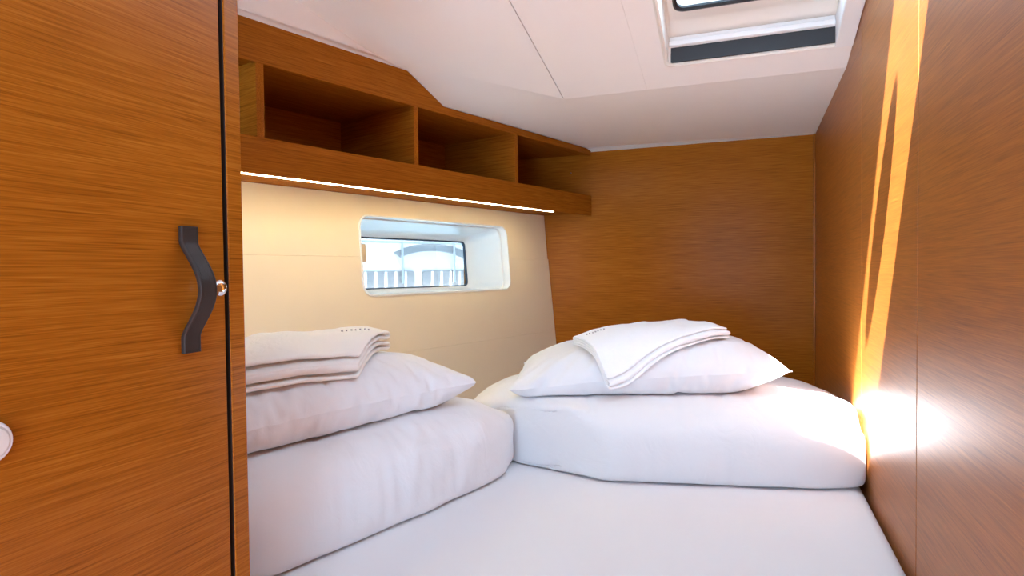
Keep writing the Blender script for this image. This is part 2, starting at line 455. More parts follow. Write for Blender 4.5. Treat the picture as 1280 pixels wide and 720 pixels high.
# ------------------------------------------------------------------ port light
win = tag(empty('window_1', LIN(-1.02, HV0, -0.15)), 'rounded rectangular port light in a deep white moulded recess', 'window', kind='structure')
def wl_(du0, du1, dv0, dv1, c, r): return [LIN(a, b, c) for a, b in rrect(HU0 + du0, HU1 + du1, HV0 + dv0, HV1 + dv1, r, 8)]
G().loft([wl_(0, 0, 0, 0, -0.0275, .06), wl_(-0.002, .002, -.002, .002, 0.004, .062), wl_(0.006, -.006, .006, -.006, 0.005, .056), wl_(0.010, -.010, .008, -.008, -0.03, .054)]).build('rim', M['gel'], win, auto=30)
G().loft([wl_(0.010, -.010, .008, -.008, -0.025, .054), wl_(0.006, -.006, .004, -.004, -0.032, .056), wl_(0.006, -.006, .004, -.004, -0.044, .056), wl_(0.014, -.016, .010, -.012, -0.048, .052),
          wl_(0.018, -.020, .012, -.020, -0.10, .05), wl_(0.026, -.024, .018, -.026, -0.200, .05), wl_(0.034, -.030, .024, -.034, -0.262, .05), wl_(0.052, -.050, .040, -.052, -0.290, .04),
          [LIN(a, b, -0.300) for a, b in rrect(HP[0], HP[1], HP[2], HP[3], 0.03, 8)], [LIN(a, b, -0.318) for a, b in rrect(HP[0], HP[1], HP[2], HP[3], 0.03, 8)]]).build('recess_liner', M['gel'], win, auto=40)
def hp(i, c, r=0.03): return [LIN(a, b, c) for a, b in rrect(HP[0] + i, HP[1] - i, HP[2] + i, HP[3] - i, r, 8)]
G().loft([hp(0.0, -0.303), hp(0.007, -0.303), hp(0.007, -0.318), hp(0.0, -0.318), hp(0.0, -0.303)]).build('gasket', M['rubber'], win)
G().loft([hp(0.004, -0.306), hp(0.004, -0.314)], True, True).build('pane', M['pane'], win)
G().box((HU0 + 0.020, -0.293, -0.212), (-1.405, -0.198, -0.192), LIN).build('catch', M['tab'], win, bevel=0.002)

# ------------------------------------------------------------------ overhead shelf along the hull
shelf = tag(empty('overhead_shelf', FAS(-1.4, 0.368, -0.25)), 'long orange-brown veneered shelf with open compartments above the port light', 'shelf')
U_END = -0.006
UA = -3.15
DEP = -0.54
uf = [(UA, 0.768), (U_END, 0.768), (U_END, 0.806), (-1.407, 0.806), (-1.645, 0.920), (UA, 0.916)]
G().prism(uf, -0.022, 0.0, FAS).build('upper_fascia', M['wood_l'], shelf, bevel=0.0012)
G().box((UA, 0.368, -0.022), (U_END, 0.500, 0.0), FAS).build('lower_fascia', M['wood_l'], shelf, bevel=0.0012)
FASP = lambda a, b, c: FAS(a, c, b)      # plan loops: along, inward, then height
def uend(c): return (YB - 0.003 - 4.088 + 0.2924 * c) / 0.9563
G().prism([(UA, DEP), (uend(DEP), DEP), (uend(-0.022), -0.022), (UA, -0.022)], 0.384, 0.410, FASP).build('bottom_board', M['wood_l'], shelf)
G().prism([(UA, DEP), (uend(DEP), DEP), (uend(-0.022), -0.022), (UA, -0.022)], 0.775, 0.800, FASP).build('top_board', M['wood_l'], shelf)
G().prism([(UA, DEP - 0.02), (uend(DEP - 0.02), DEP - 0.02), (uend(DEP), DEP), (UA, DEP)], 0.384, 0.800, FASP).build('back_board', M['wood_l'], shelf)
for a, b in ((-2.386, -2.355), (-1.607, -1.582), (-0.840, -0.813)):
    G().box((a, 0.410, DEP), (b, 0.775, -0.004 - 0.018), FAS).box((a, 0.498, -0.022), (b, 0.770, -0.002), FAS).build('divider', M['wood_n'], shelf)
# small round fixing in the last compartment, on the aft bulkhead
fx = frame((-1.10, YB, 0.660), (1, 0, 0), (0, 0, 1), (0, -1, 0))
G().lathe([(0.006, 0), (0.006, 0.002), (0.003, 0.004)], fx, 10).build('screw_cap', M['chrome'], shelf)

# LED strip on the underside, just behind the lower fascia
led = tag(empty('led_strip', FAS(-1.6, 0.362, -0.04)), 'glowing warm white light strip fixed under the wooden shelf', 'light strip')
LZ = 0.384
ch = G().box((-2.95, LZ - 0.012, -0.060), (-0.405, LZ, -0.056), FAS).box((-2.95, LZ - 0.012, -0.026), (-0.405, LZ, -0.022), FAS).box((-2.95, LZ - 0.003, -0.058), (-0.405, LZ, -0.024), FAS)
ch.build('channel', M['alu'], led)
d = G()
nled = 120
for i in range(nled):
    a = -2.92 + (2.92 - 0.42) * i / (nled - 1)
    d.box((a - 0.0085, LZ - 0.016, -0.052), (a + 0.0085, LZ - 0.004, -0.030), FAS)
dd = d.build('diode_row', M['led'], led); dd['kind'] = 'stuff'

# ------------------------------------------------------------------ locker with leather strap handle
LQ = 0.80                              # survey scale of the locker block
XD, YE = -1.17, 1.222                  # its face and far end before scaling
XDW, YEW = XD * LQ, YE * LQ
LK = lambda x, y, z: Vector((x * LQ, y * LQ, z * LQ))
SL = SOLE / LQ
lock = tag(empty('wardrobe_locker', (-1.2, 0.4, SOLE)), 'tall brown veneered locker with a dark leather strap handle', 'locker')
G().box((-2.30, YE - 0.03, SL), (XD - 0.0405, YE, 1.145), LK).build('end_panel', M['wood_x'], lock)
G().box((XD - 0.04, 1.1755, SL), (XD, YE, 1.50), LK).build('stile', M['wood_d'], lock, bevel=0.0012)
G().box((-2.30, -0.36, SL), (XD - 0.055, YE - 0.03, 1.145), LK).build('carcass', M['wood_d'], lock)
G().box((XD - 0.04, -0.36, 1.40), (XD, 1.1755, 1.50), LK).build('top_rail', M['wood_d'], lock)
door = G().box((XD - 0.035, 0.30, SL + 0.12), (XD, 1.1605, 1.395), LK).build('door', M['wood_d'], lock, bevel=0.0012)
door2 = G().box((XD - 0.035, -0.355, SL + 0.12), (XD, 0.297, 1.395), LK).build('door', M['wood_d'], lock, bevel=0.0012)
G().box((XD - 0.038, 1.1735, SL), (XD - 0.003, 1.1754, 1.39), LK).build('gap_dark_strip', M['black'], lock)  # black strip added to darken the gap beside the door
G().box((XD - 0.035, -0.355, SL), (XD, 1.1755, SL + 0.115), LK).build('plinth', M['wood_d'], lock)
# strap handle: flat stitched tabs top and bottom, bowed out between
def strap_h(t, bulge):
    s_ = min(max((t - 0.13) / 0.74, 0), 1)
    return 0.007 + (bulge * math.sin(math.pi * s_) ** 1.25 if 0 < s_ < 1 else 0.0)
def strap(y0, z0, z1, wid, bulge, th):
    rings = []
    N = 44
    b = 0.0035
    sec = []
    for cx, cy, a0 in ((th / 2 - b, wid / 2 - b, 0), (-th / 2 + b, wid / 2 - b, 90), (-th / 2 + b, -wid / 2 + b, 180), (th / 2 - b, -wid / 2 + b, 270)):
        for k in range(4):
            a = math.radians(a0 + 30 * k); sec.append((cx + b * math.cos(a), cy + b * math.sin(a)))
    for k in range(N + 1):
        t = k / N
        z = z0 + (z1 - z0) * t
        h = strap_h(t, bulge)
        rings.append([LK(XD + h + a, y0 + c, z) for a, c in sec])
    return rings
HY, HZ0, HZ1, HW, HB = 1.0535, -0.172, 0.110, 0.045, 0.052
hd = G().loft(strap(HY, HZ0, HZ1, HW, HB, 0.013), True, True).build('strap_handle', M['leather'], door, auto=50)
hd['label'] = 'dark brown leather strap handle'
st = G()
for k in range(1, 62):
    t = k / 62
    z = HZ0 + (HZ1 - HZ0) * t
    for sy in (-1, 1):
        yy = HY + sy * (HW / 2 - 0.0065)
        xx = XD + strap_h(t, HB) + 0.0062
        st.box((xx, yy - 0.0008, z - 0.0014), (xx + 0.0010, yy + 0.0008, z + 0.0014), LK)
for zz in (HZ0 + 0.006, HZ1 - 0.006):
    for k in range(8):
        yy = HY - HW / 2 + 0.008 + k * (HW - 0.016) / 7
        st.box((XD + 0.0132, yy - 0.0014, zz - 0.0008), (XD + 0.0142, yy + 0.0014, zz + 0.0008), LK)
sto = st.build('stitching', M['stitch'], door); sto['kind'] = 'stuff'
KF0 = frame((XD, 1.108, -0.029), (0, 1, 0), (0, 0, 1), (1, 0, 0))
kf = lambda a, b, c: KF0(a, b, c) * LQ
kb = G().lathe([(0.017, 0), (0.017, 0.004), (0.009, 0.007), (0.008, 0.018), (0.013, 0.024), (0.018, 0.030), (0.0195, 0.036), (0.018, 0.042), (0.012, 0.046), (0.003, 0.047)], kf, 28).build('push_knob', M['chrome'], door, auto=50)
kb['label'] = 'small polished chrome push knob'
LF0 = frame((XD, 0.652, -0.272), (0, 1, 0), (0, 0, 1), (1, 0, 0))
lf = lambda a, b, c: LF0(a, b, c) * LQ
lb = G().lathe([(0.036, 0), (0.036, 0.005), (0.0335, 0.009), (0.030, 0.010), (0.0285, 0.008), (0.0275, 0.008), (0.026, 0.012), (0.018, 0.014), (0.003, 0.0145)], lf, 40).build('latch_button', M['gel'], door, auto=40)
lb['label'] = 'round white latch button'

# ------------------------------------------------------------------ berth
bed = tag(empty('berth', (-0.6, 2.6, SOLE)), 'built-in double berth with a white fitted sheet between the bulkheads', 'bed')
BY0 = 1.0
def foot(inset, z):
    y0 = BY0 + inset; y1 = YB - 0.010 - inset
    x1 = XR - 0.006 - inset
    return [(lining_x(y0, z) + 0.012 + inset, y0), (x1, y0), (x1, y1), (lining_x(y1, z) + 0.012 + inset, y1)]
base_top = MAT_Z - 0.24
G().loft([[Vector((x, y, SOLE)) for x, y in foot(0.02, -1.2)], [Vector((x, y, base_top)) for x, y in foot(0.02, -1.0)]], True, True).build('base', M['wood_x'], bed)
def mattress():
    g = G()
    rows = []
    NX, NY = 60, 80
    prof = [(0.0, -0.24), (0.0, -0.045), (0.006, -0.022), (0.018, -0.007), (0.038, 0.0)]
    ring_pts = []
    for inset, dz in prof:
        c = foot(inset, MAT_Z)
        loop = []
        for k in range(4):
            a, b = Vector((*c[k], 0)), Vector((*c[(k + 1) % 4], 0))
            n = 30
            for i in range(n):
                q = a.lerp(b, i / n); loop.append(Vector((q.x, q.y, MAT_Z + dz)))
        ring_pts.append(loop)
    g.loft(ring_pts, True, False)
    # top grid
    c = [Vector((*q, MAT_Z)) for q in foot(0.038, MAT_Z)]
    n = 30
    v = []
    for j in range(n + 1):
        a = c[0].lerp(c[3], j / n); b = c[1].lerp(c[2], j / n)
        for i in range(n + 1):
            v.append(a.lerp(b, i / n))
    f = [(j * (n + 1) + i, j * (n + 1) + i + 1, (j + 1) * (n + 1) + i + 1, (j + 1) * (n + 1) + i) for j in range(n) for i in range(n)]
    g.add(v, f)
    return g
mt = mattress().build('mattress', M['sheet'], bed, smooth=True)
bm = bmesh.new(); bm.from_mesh(mt.data); bmesh.ops.remove_doubles(bm, verts=bm.verts, dist=0.0005); bmesh.ops.recalc_face_normals(bm, faces=bm.faces); bm.to_mesh(mt.data); bm.free()
for p in mt.data.polygons: p.use_smooth = True

# ------------------------------------------------------------------ bedding
# Each cover is a flat sewn sack that is filled and let settle on what lies under it
# (position-based cloth, metres), then frozen as a mesh.
def fold_noise(p, seed):
    from mathutils import noise
    return noise.noise(Vector(p) + Vector((seed * 7.3, seed * 3.1, seed * 1.7)))
def colour_pairs(pairs, nv):
    """split constraint pairs into batches that share no vertex"""
    used = [0] * nv
    groups = {}
    for k, (a, b) in enumerate(pairs):
        m = used[a] | used[b]; c = 0
        while m >> c & 1: c += 1
        used[a] |= 1 << c; used[b] |= 1 << c
        groups.setdefault(c, []).append(k)
    return [np.array(g) for g in groups.values()]
class HeightField:
    def __init__(self, verts, faces, x0, x1, y0, y1, n=90):
        bvh = BVHTree.FromPolygons([Vector(q) for q in verts], [list(q) for q in faces])
        self.b = (x0, x1, y0, y1, n)
        H = np.full((n + 1, n + 1), -9.0)
        for i in range(n + 1):
            for j in range(n + 1):
                h = bvh.ray_cast(Vector((x0 + (x1 - x0) * i / n, y0 + (y1 - y0) * j / n, 3.0)), Vector((0, 0, -1)))
                if h[0] is not None: H[i, j] = h[0].z
        self.H = H
    def __call__(self, x, y):
        x0, x1, y0, y1, n = self.b
        u = np.clip((x - x0) / (x1 - x0) * n, 0, n - 1e-6); v = np.clip((y - y0) / (y1 - y0) * n, 0, n - 1e-6)
        i = u.astype(int); j = v.astype(int); a = u - i; b = v - j; H = self.H
        return H[i, j] * (1 - a) * (1 - b) + H[i + 1, j] * a * (1 - b) + H[i, j + 1] * (1 - a) * b + H[i + 1, j + 1] * a * b
def sack(ctr, e1, e2, L, Wd, Ht, n1, n2, vol, planes, floor_z, fields, steps=110, seed=0, bend=0.10, comp=0.6, skew=0.0, its=10, grav=9.8, keep=0.0, tilt=0.0):
    """ctr, half sizes in survey units; L, Wd = flat half sizes of the sewn sack, Ht = start half height.
       vol = filled volume as a fraction of the box; planes = [(normal, d)] with normal.x >= d (metres)."""
    e1 = np.array(e1, float); e2 = np.array(e2, float); c0 = np.array(P(*ctr))
    idx = {}; X = []; flat = []
    def vid(s, i, j):
        if i in (0, n1) or j in (0, n2): s = 1
        return idx[(s, i, j)]
    for sgn in (1, -1):
        for i in range(n1 + 1):
            for j in range(n2 + 1):
                if sgn < 0 and (i in (0, n1) or j in (0, n2)): continue
                a = 2 * i / n1 - 1; b = 2 * j / n2 - 1
                h = ((1 - abs(a) ** 3) * (1 - abs(b) ** 3)) ** 0.55
                shr = 1 - 0.10 * min(1, Ht / max(Wd, 1e-6) * 2)
                p = c0 + S * (e1 * (a * L * shr) + e2 * ((b + skew * a) * Wd * shr)) + np.array([0, 0, S * Ht * h * sgn])
                p[2] += S * (0.012 * fold_noise((a * 4, b * 4, sgn), seed) + tilt * a)
                idx[(sgn, i, j)] = len(X); X.append(p); flat.append((a * L * S, b * Wd * S))
    X = np.array(X)
    F = []
    for sgn in (1, -1):
        for i in range(n1):
            for j in range(n2):
                q = (vid(sgn, i, j), vid(sgn, i + 1, j), vid(sgn, i + 1, j + 1), vid(sgn, i, j + 1))
                F.append(q if sgn > 0 else q[::-1])
    flat = np.array([(p[0], p[1], 0.0) for p in flat])
    Vt = vol * (2 * L * S) * (2 * Wd * S) * (2 * Ht * S)
    return settle(X, flat, F, Vt, planes, floor_z, fields, steps, its, bend, comp, grav, 1.0, keep)
def quad_box(nx, ny, nz):
    """surface grid of a cube, coords in [-1, 1]"""
    idx = {}; v = []; f = []
    def vi(i, j, k):
        if (i, j, k) not in idx:
            idx[(i, j, k)] = len(v); v.append((2 * i / nx - 1, 2 * j / ny - 1, 2 * k / nz - 1))
        return idx[(i, j, k)]
    for i in range(nx):
        for j in range(ny):
            f.append((vi(i, j, 0), vi(i, j + 1, 0), vi(i + 1, j + 1, 0), vi(i + 1, j, 0)))
            f.append((vi(i, j, nz), vi(i + 1, j, nz), vi(i + 1, j + 1, nz), vi(i, j + 1, nz)))
    for i in range(nx):
        for k in range(nz):
            f.append((vi(i, 0, k), vi(i + 1, 0, k), vi(i + 1, 0, k + 1), vi(i, 0, k + 1)))
            f.append((vi(i, ny, k), vi(i, ny, k + 1), vi(i + 1, ny, k + 1), vi(i + 1, ny, k)))
    for j in range(ny):
        for k in range(nz):
            f.append((vi(0, j, k), vi(0, j, k + 1), vi(0, j + 1, k + 1), vi(0, j + 1, k)))
            f.append((vi(nx, j, k), vi(nx, j + 1, k), vi(nx, j + 1, k + 1), vi(nx, j, k + 1)))
    return v, f
def bolster(ctr, e1, e2, L, Wd, Ht, n, fill, planes, floor_z, fields, seed, slack=1.045, steps=90, its=8, bend=0.10, comp=0.6, pinch=0.25, keep=0.12):
    """folded duvet: soft box whose ends are drawn in to a seam"""
    v, f = quad_box(*n)
    e1 = Vector(e1); e2 = Vector(e2); X = []
    for a, b, c in v:
        k = max(abs(a), abs(b), abs(c)) / (abs(a) ** 7 + abs(b) ** 5 + abs(c) ** 5) ** (1 / 5.5)
        k = min(k, 1.0)
        h = 1 - pinch * abs(a) ** 8
        q = Vector(ctr) + e1 * (a * L * (k if abs(a) < 1 else 0.5 + 0.5 * k)) + e2 * (b * Wd * k) + Vector((0, 0, c * Ht * k * h))
        q.z += 0.010 * fold_noise((a * 5, b * 4, c * 2), seed)
        q += e2 * (0.010 * fold_noise((a * 6, b * 3, c * 3), seed + 2))
        X.append(P(*q))
    X = np.array([tuple(q) for q in X]); F = [tuple(q) for q in f]
    A = X[np.array(F)]
    vol0 = abs(np.sum(0.5 * np.cross(A[:, 2] - A[:, 0], A[:, 3] - A[:, 1]) * (A.mean(1) - X.mean(0))) / 3)
    return settle(X, X.copy(), F, vol0 * fill, planes, floor_z, fields, steps, its, bend, comp, 9.8, slack, keep)
def settle(X, R, F, Vt, planes, floor_z, fields, steps, its, bend, comp, grav, slack, keep=0.0):
    """R = rest positions that give every thread its length"""
    nv = len(X)
    edges = {}; nb = [set() for _ in range(nv)]; share = set()
    diag = []
    for q in F:
        for k in range(4):
            a, b = q[k], q[(k + 1) % 4]
            edges[(min(a, b), max(a, b))] = 1; nb[a].add(b); nb[b].add(a)
        diag += [(q[0], q[2]), (q[1], q[3])]
        share.update((min(x, y), max(x, y)) for x, y in ((q[0], q[2]), (q[1], q[3])))
    ds = set((min(x, y), max(x, y)) for x, y in diag)
    prs = list(edges); kinds = [0] * len(prs)
    prs += list(ds); kinds += [1] * len(ds)
    for vtx in range(nv):
        l = sorted(nb[vtx])
        if len(l) != 4: continue
        for i in range(4):
            for j in range(i + 1, 4):
                pr = (l[i], l[j])
                if pr not in ds and pr not in edges:
                    prs.append(pr); kinds.append(2)
    prs_a = np.array(prs); stf = np.array(kinds)
    rest = np.linalg.norm(R[prs_a[:, 0]] - R[prs_a[:, 1]], axis=1) * slack
    B = [(prs_a[g, 0], prs_a[g, 1], rest[g], stf[g]) for g in colour_pairs(prs, nv)]
    FA = np.array(F)
    V = np.zeros_like(X); dt = 1 / 50; goal = X.copy()
    zf = floor_z * S + ZC
    a, b, c, d = (X[FA[:, k]] - X.mean(0) for k in range(4))
    if np.sum(np.cross(c - a, d - b) * (a + b + c + d)) < 0: FA = FA[:, ::-1]
    for st in range(steps):
        a, b, c, d = (X[FA[:, k]] for k in range(4))
        nrm = 0.5 * np.cross(c - a, d - b)
        vol_now = np.sum(nrm * ((a + b + c + d) / 4 - X.mean(0))) / 3
        vn = np.zeros_like(X)
        for k in range(4):
            for ax in range(3): vn[:, ax] += np.bincount(FA[:, k], nrm[:, ax], nv)
        vn /= (np.linalg.norm(vn, axis=1, keepdims=True) + 1e-12)
        press = max(-10.0, min(60.0, 220.0 * (Vt - vol_now) / Vt))
        V = V * 0.90 + dt * (np.array([0, 0, -grav]) + vn * press)
        X0 = X.copy(); X = X + V * dt + keep * (goal - X)
        for it in range(its):
            for ia, ib, r, k in B:
                dlt = X[ib] - X[ia]; ln = np.linalg.norm(dlt, axis=1) + 1e-12
                e = ln - r
                w_ = np.where(k == 2, np.where(e < 0, bend * 0.12, 0.0), np.where(e > 0, 0.9, np.where(k == 0, comp, comp * 0.5)))
                cr = (0.5 * w_ * e / ln)[:, None] * dlt
                X[ia] += cr; X[ib] -= cr
            low = X[:, 2] < zf
            X[low, 2] = zf
            touch = low.copy()
            for hf in fields:
                h = hf(X[:, 0], X[:, 1]) + 0.003
                lo = X[:, 2] < h
                X[lo, 2] += np.minimum((h - X[:, 2])[lo], 0.02); touch |= lo
            for n_, d_ in planes:
                n_ = np.array(n_); s_ = X @ n_ - d_
                bad = s_ < 0
                X[bad] -= s_[bad, None] * n_; touch |= bad
        X[touch, :2] = X0[touch, :2] + 0.35 * (X[touch, :2] - X0[touch, :2])
        V = (X - X0) / dt
        sp = np.linalg.norm(V, axis=1, keepdims=True); V *= np.minimum(1, 1.5 / (sp + 1e-9))
    return [Vector(q) for q in X], [tuple(int(i) for i in q) for q in F]
def creases(v, f, amp, seed, e_long, e_short):
    """soft ridged folds pressed into a settled cover (metres)"""
    X = np.array([tuple(q) for q in v]); FA = np.array(f)
    a, b, c, d = (X[FA[:, k]] for k in range(4))
    nrm = np.cross(c - a, d - b); vn = np.zeros_like(X)
    for k in range(4):
        for ax in range(3): vn[:, ax] += np.bincount(FA[:, k], nrm[:, ax], len(X))
    if np.sum(vn * (X - X.mean(0))) < 0: vn = -vn
    vn /= np.linalg.norm(vn, axis=1, keepdims=True) + 1e-12
    el = Vector(e_long); es = Vector(e_short); out = []
    for q, n in zip(X, vn):
        p = Vector(q); l = p.dot(el); s_ = p.dot(es)
        m = min(1.0, max(0.0, 0.5 + 1.6 * fold_noise((l * 4, s_ * 4, p.z * 4), seed + 3)))
        r = 1 - abs(fold_noise((l * 11 + s_ * 5, s_ * 3.2 - l * 1.5, p.z * 5), seed)) * 2.2
        r2 = 1 - abs(fold_noise((l * 5 - s_ * 7, s_ * 4 + l * 2, p.z * 9), seed + 1)) * 2.2
        m *= min(1.0, max(0.0, n[2] * 1.5 + 0.6))
        out.append(p + Vector(n) * (amp * m * (max(0, r) ** 3 + 0.7 * max(0, r2) ** 3)))
    return out
def soft(name, v, f, mat, parent=None, grid=None):
    o = mesh_obj(name, v, f, mat, parent, smooth=True)
    if grid:                                   # sewn seam round the edge of the case
        n1, n2 = grid
        rim = set(i * (n2 + 1) + j for i in range(n1 + 1) for j in range(n2 + 1) if i in (0, n1) or j in (0, n2))
        at = o.data.attributes.new('crease_edge', 'FLOAT', 'EDGE')
        for e in o.data.edges:
            if e.vertices[0] in rim and e.vertices[1] in rim:
                at.data[e.index].value = 1.0
                e.use_edge_sharp = True
    s = o.modifiers.new('smooth', 'SUBSURF'); s.levels = 1; s.render_levels = 1
    return o
def wplane(n, p):      # plane through survey point p, survey normal n, metres
    n = Vector(n).normalized(); return (tuple(n), n.dot(P(*p)))
PL_RIGHT = wplane((-1, 0, 0), (XR - 0.006, 0, 0))
PL_LEFT = wplane(NB, OB + NB * 0.012)
PL_LOCK = wplane((0, 1, 0), (0, YEW + 0.03, 0))
def unit(ang): return Vector((math.cos(ang), math.sin(ang), 0)), Vector((-math.sin(ang), math.cos(ang), 0))
B1, B2 = unit(math.radians(11.5))
# aft stack
PL_B = wplane(DL, (-0.80, 2.262, 0))
dv, df = bolster((-0.36, 2.67, MAT_Z + 0.145), B1, B2, 0.79, 0.45, 0.145, (62, 36, 14), 1.0, [PL_RIGHT, PL_B], MAT_Z + 0.004, [], 1)
dv = creases(dv, df, 0.0045, 21, B1, B2)
duvet_a = soft('folded_duvet', dv, df, M['linen'])
tag(duvet_a, 'wide white folded duvet on the berth against the veneered panelling', 'duvet', 'folded duvets on the berth')
hfa = HeightField(dv, df, -0.9, 0.25, 1.0, 2.1)
A1, A2 = unit(math.radians(15))
pv, pf = sack((-0.445, 2.72, -0.362), A1, A2, 0.555, 0.41, 0.128, 60, 44, 0.44, [PL_RIGHT], MAT_Z + 0.004, [hfa], seed=2, grav=3.0, keep=0.04, tilt=0.045)
pv = creases(pv, pf, 0.0032, 23, B1, B2)
pillow_a = soft('pillow', pv, pf, M['linen'], grid=(60, 44))
tag(pillow_a, 'white pillow on the wide duvet in front of the veneered bulkhead', 'pillow', 'pillows on the folded duvets')
# hull-side stack
dv2, df2 = bolster((-1.395, 1.75, MAT_Z + 0.158), DL, -NL, 0.645, 0.44, 0.158, (52, 36, 14), 1.0, [PL_LEFT, PL_LOCK], MAT_Z + 0.004, [], 3)
dv2 = creases(dv2, df2, 0.0055, 22, DL, NL)
duvet_b = soft('folded_duvet', dv2, df2, M['linen'])
tag(duvet_b, 'white folded duvet beside the locker, along the cream hull lining', 'duvet', 'folded duvets on the berth')
hfb = HeightField(dv2, df2, -1.15, -0.3, 0.5, 1.45)
pv2, pf2 = sack((-1.43, 1.67, -0.325), DL, -NL, 0.56, 0.42, 0.130, 58, 44, 0.46, [PL_LEFT, PL_LOCK], MAT_Z + 0.004, [hfb], seed=4, grav=3.0, keep=0.03)
pv2 = creases(pv2, pf2, 0.0032, 24, DL, NL)
pillow_b = soft('pillow', pv2, pf2, M['linen'], grid=(58, 44))
tag(pillow_b, 'white pillow beside the locker under the cream folded towel', 'pillow', 'pillows on the folded duvets')

# ------------------------------------------------------------------ folded towels
def towel(name, mat, near, e_long, e_short, Ll, Ls, layers, th, gapf, under_v, under_f, seed, marks, label):
    """stack of folds lying on what is underneath; near = near corner"""
    bvh = BVHTree.FromPolygons([Vector(q) for q in under_v], under_f)
    e_long = Vector(e_long).normalized(); e_short = Vector(e_short).normalized()
    NL_, NS = 44, 30
    # base height field, smoothed
    H = np.zeros((NL_ + 1, NS + 1))
    for i in range(NL_ + 1):
        for j in range(NS + 1):
            q = Vector(near) + e_long * (Ll * i / NL_) + e_short * (Ls * j / NS)
            w_ = P(q.x, q.y, 1.0)
            hit = bvh.ray_cast(w_, Vector((0, 0, -1)))
            H[i, j] = (hit[0].z - ZC) / S if hit[0] is not None else -9
    mx = H.max()
    for i in range(NL_ + 1):
        for j in range(NS + 1):
            if H[i, j] < -2: H[i, j] = np.nan
    fill = np.nanmin(H); H = np.where(np.isnan(H), fill - 0.02, H)
    H0 = H.copy()
    for _ in range(25):
        K = np.pad(H, 1, mode='edge')
        H = (K[:-2, 1:-1] + K[2:, 1:-1] + K[1:-1, :-2] + K[1:-1, 2:] + 2 * H) / 6
        H = np.maximum(H, H0)
    def hs(s, t):
        x = min(max(s, 0), 1) * NL_; y = min(max(t, 0), 1) * NS
        i = min(int(x), NL_ - 1); j = min(int(y), NS - 1); a = x - i; b = y - j
        return H[i, j] * (1 - a) * (1 - b) + H[i + 1, j] * a * (1 - b) + H[i, j + 1] * (1 - a) * b + H[i + 1, j + 1] * a * b
    # cross profile: serpentine fold, front edge t=0 (near side), back t=1
    prof = []      # (t, height)
    nt_ = 26
    z = 0.004
    pitch = th + gapf
    for k in range(layers):
        f0 = (0.0, 0.035, 0.012, 0.05)[k % 4] * (1 if k else 0)
        ts = [f0 + (1 - f0) * i / nt_ for i in range(nt_ + 1)]
        if k % 2: ts = ts[::-1]
        for t in ts: prof.append((t, z + k * pitch))
        if k < layers - 1:
            te = ts[-1]; sgn = 1 if te > 0.5 else -1
            for a in (-60, -30, 0, 30, 60):
                ar = math.radians(a)
                prof.append((te + sgn * math.cos(ar) * pitch * 0.55 / Ls, z + k * pitch + pitch / 2 + math.sin(ar) * pitch * 0.5))
    v = []; n = len(prof)
    for i in range(NL_ + 1):
        s = i / NL_
        for (t, h) in prof:
            wob = 0.010 * fold_noise((s * 3, t * 2, h * 12), seed)
            jag = 0.012 * fold_noise((s * 2.2, h * 30, 0), seed + 5)
            q = Vector(near) + e_long * (Ll * (s + 0.4 * jag)) + e_short * (Ls * t + jag)
            puff = 0.5 + 0.5 * min(1, 12 * min(s, 1 - s) + 0.0)
            v.append(Vector((q.x, q.y, hs(s, t) + 0.008 + h * (0.75 + 0.25 * puff) + wob * 0.4)))
    f = [(i * n + j, i * n + j + 1, (i + 1) * n + j + 1, (i + 1) * n + j) for i in range(NL_) for j in range(n - 1)]
    o = mesh_obj(name, [P(*q) for q in v], f, mat, None, smooth=True)
    so_ = o.modifiers.new('thickness', 'SOLIDIFY'); so_.thickness = th * S; so_.offset = 0
    sb = o.modifiers.new('smooth', 'SUBSURF'); sb.levels = 1; sb.render_levels = 1
    tag(o, label[0], 'towel', 'folded towels on the pillows')
    # small embroidered mark near one corner
    ztop = 0.004 + (layers - 1) * pitch + th / 2
    g_ = G()
    rnd = random.Random(seed)
    for k in range(7):
        s = marks[0] + marks[2] * k / 6; t = marks[1] + marks[3] * k / 6 + rnd.uniform(-0.012, 0.012)
        q = Vector(near) + e_long * (Ll * s) + e_short * (Ls * t)
        zz = hs(s, t) + 0.008 + ztop + 0.004
        r = rnd.uniform(0.0018, 0.0034)
        g_.loft([[Vector((q.x + r * math.cos(a) * 1.2, q.y + r * math.sin(a), zz + dz)) for a in (0, 1.05, 2.1, 3.14, 4.2, 5.25)] for dz in (-0.004, 0.0012)], True, True)
    e = g_.build('embroidery', M['thread'], o)
    e['label'] = label[1]
    return o
towel('folded_towel', M['towel'], (-1.10, 1.60, 0), (-0.34, -0.94, 0), (-0.32, 0.95, 0), 0.55, 0.42, 4, 0.011, 0.010, pv2, pf2, 11, (0.07, 0.60, 0.20, 0.04),
      ('cream folded towel with layered edges on the pillow beside the locker', 'grey embroidered mark'))
towel('folded_towel', M['towel2'], (-0.47, 2.27, 0), (0.78, 0.62, 0), (-0.62, 0.78, 0), 0.53, 0.33, 4, 0.008, 0.004, pv, pf, 12, (0.06, 0.80, 0.16, 0.05),
      ('white folded towel on the pillow in front of the veneered bulkhead', 'grey embroidered mark'))

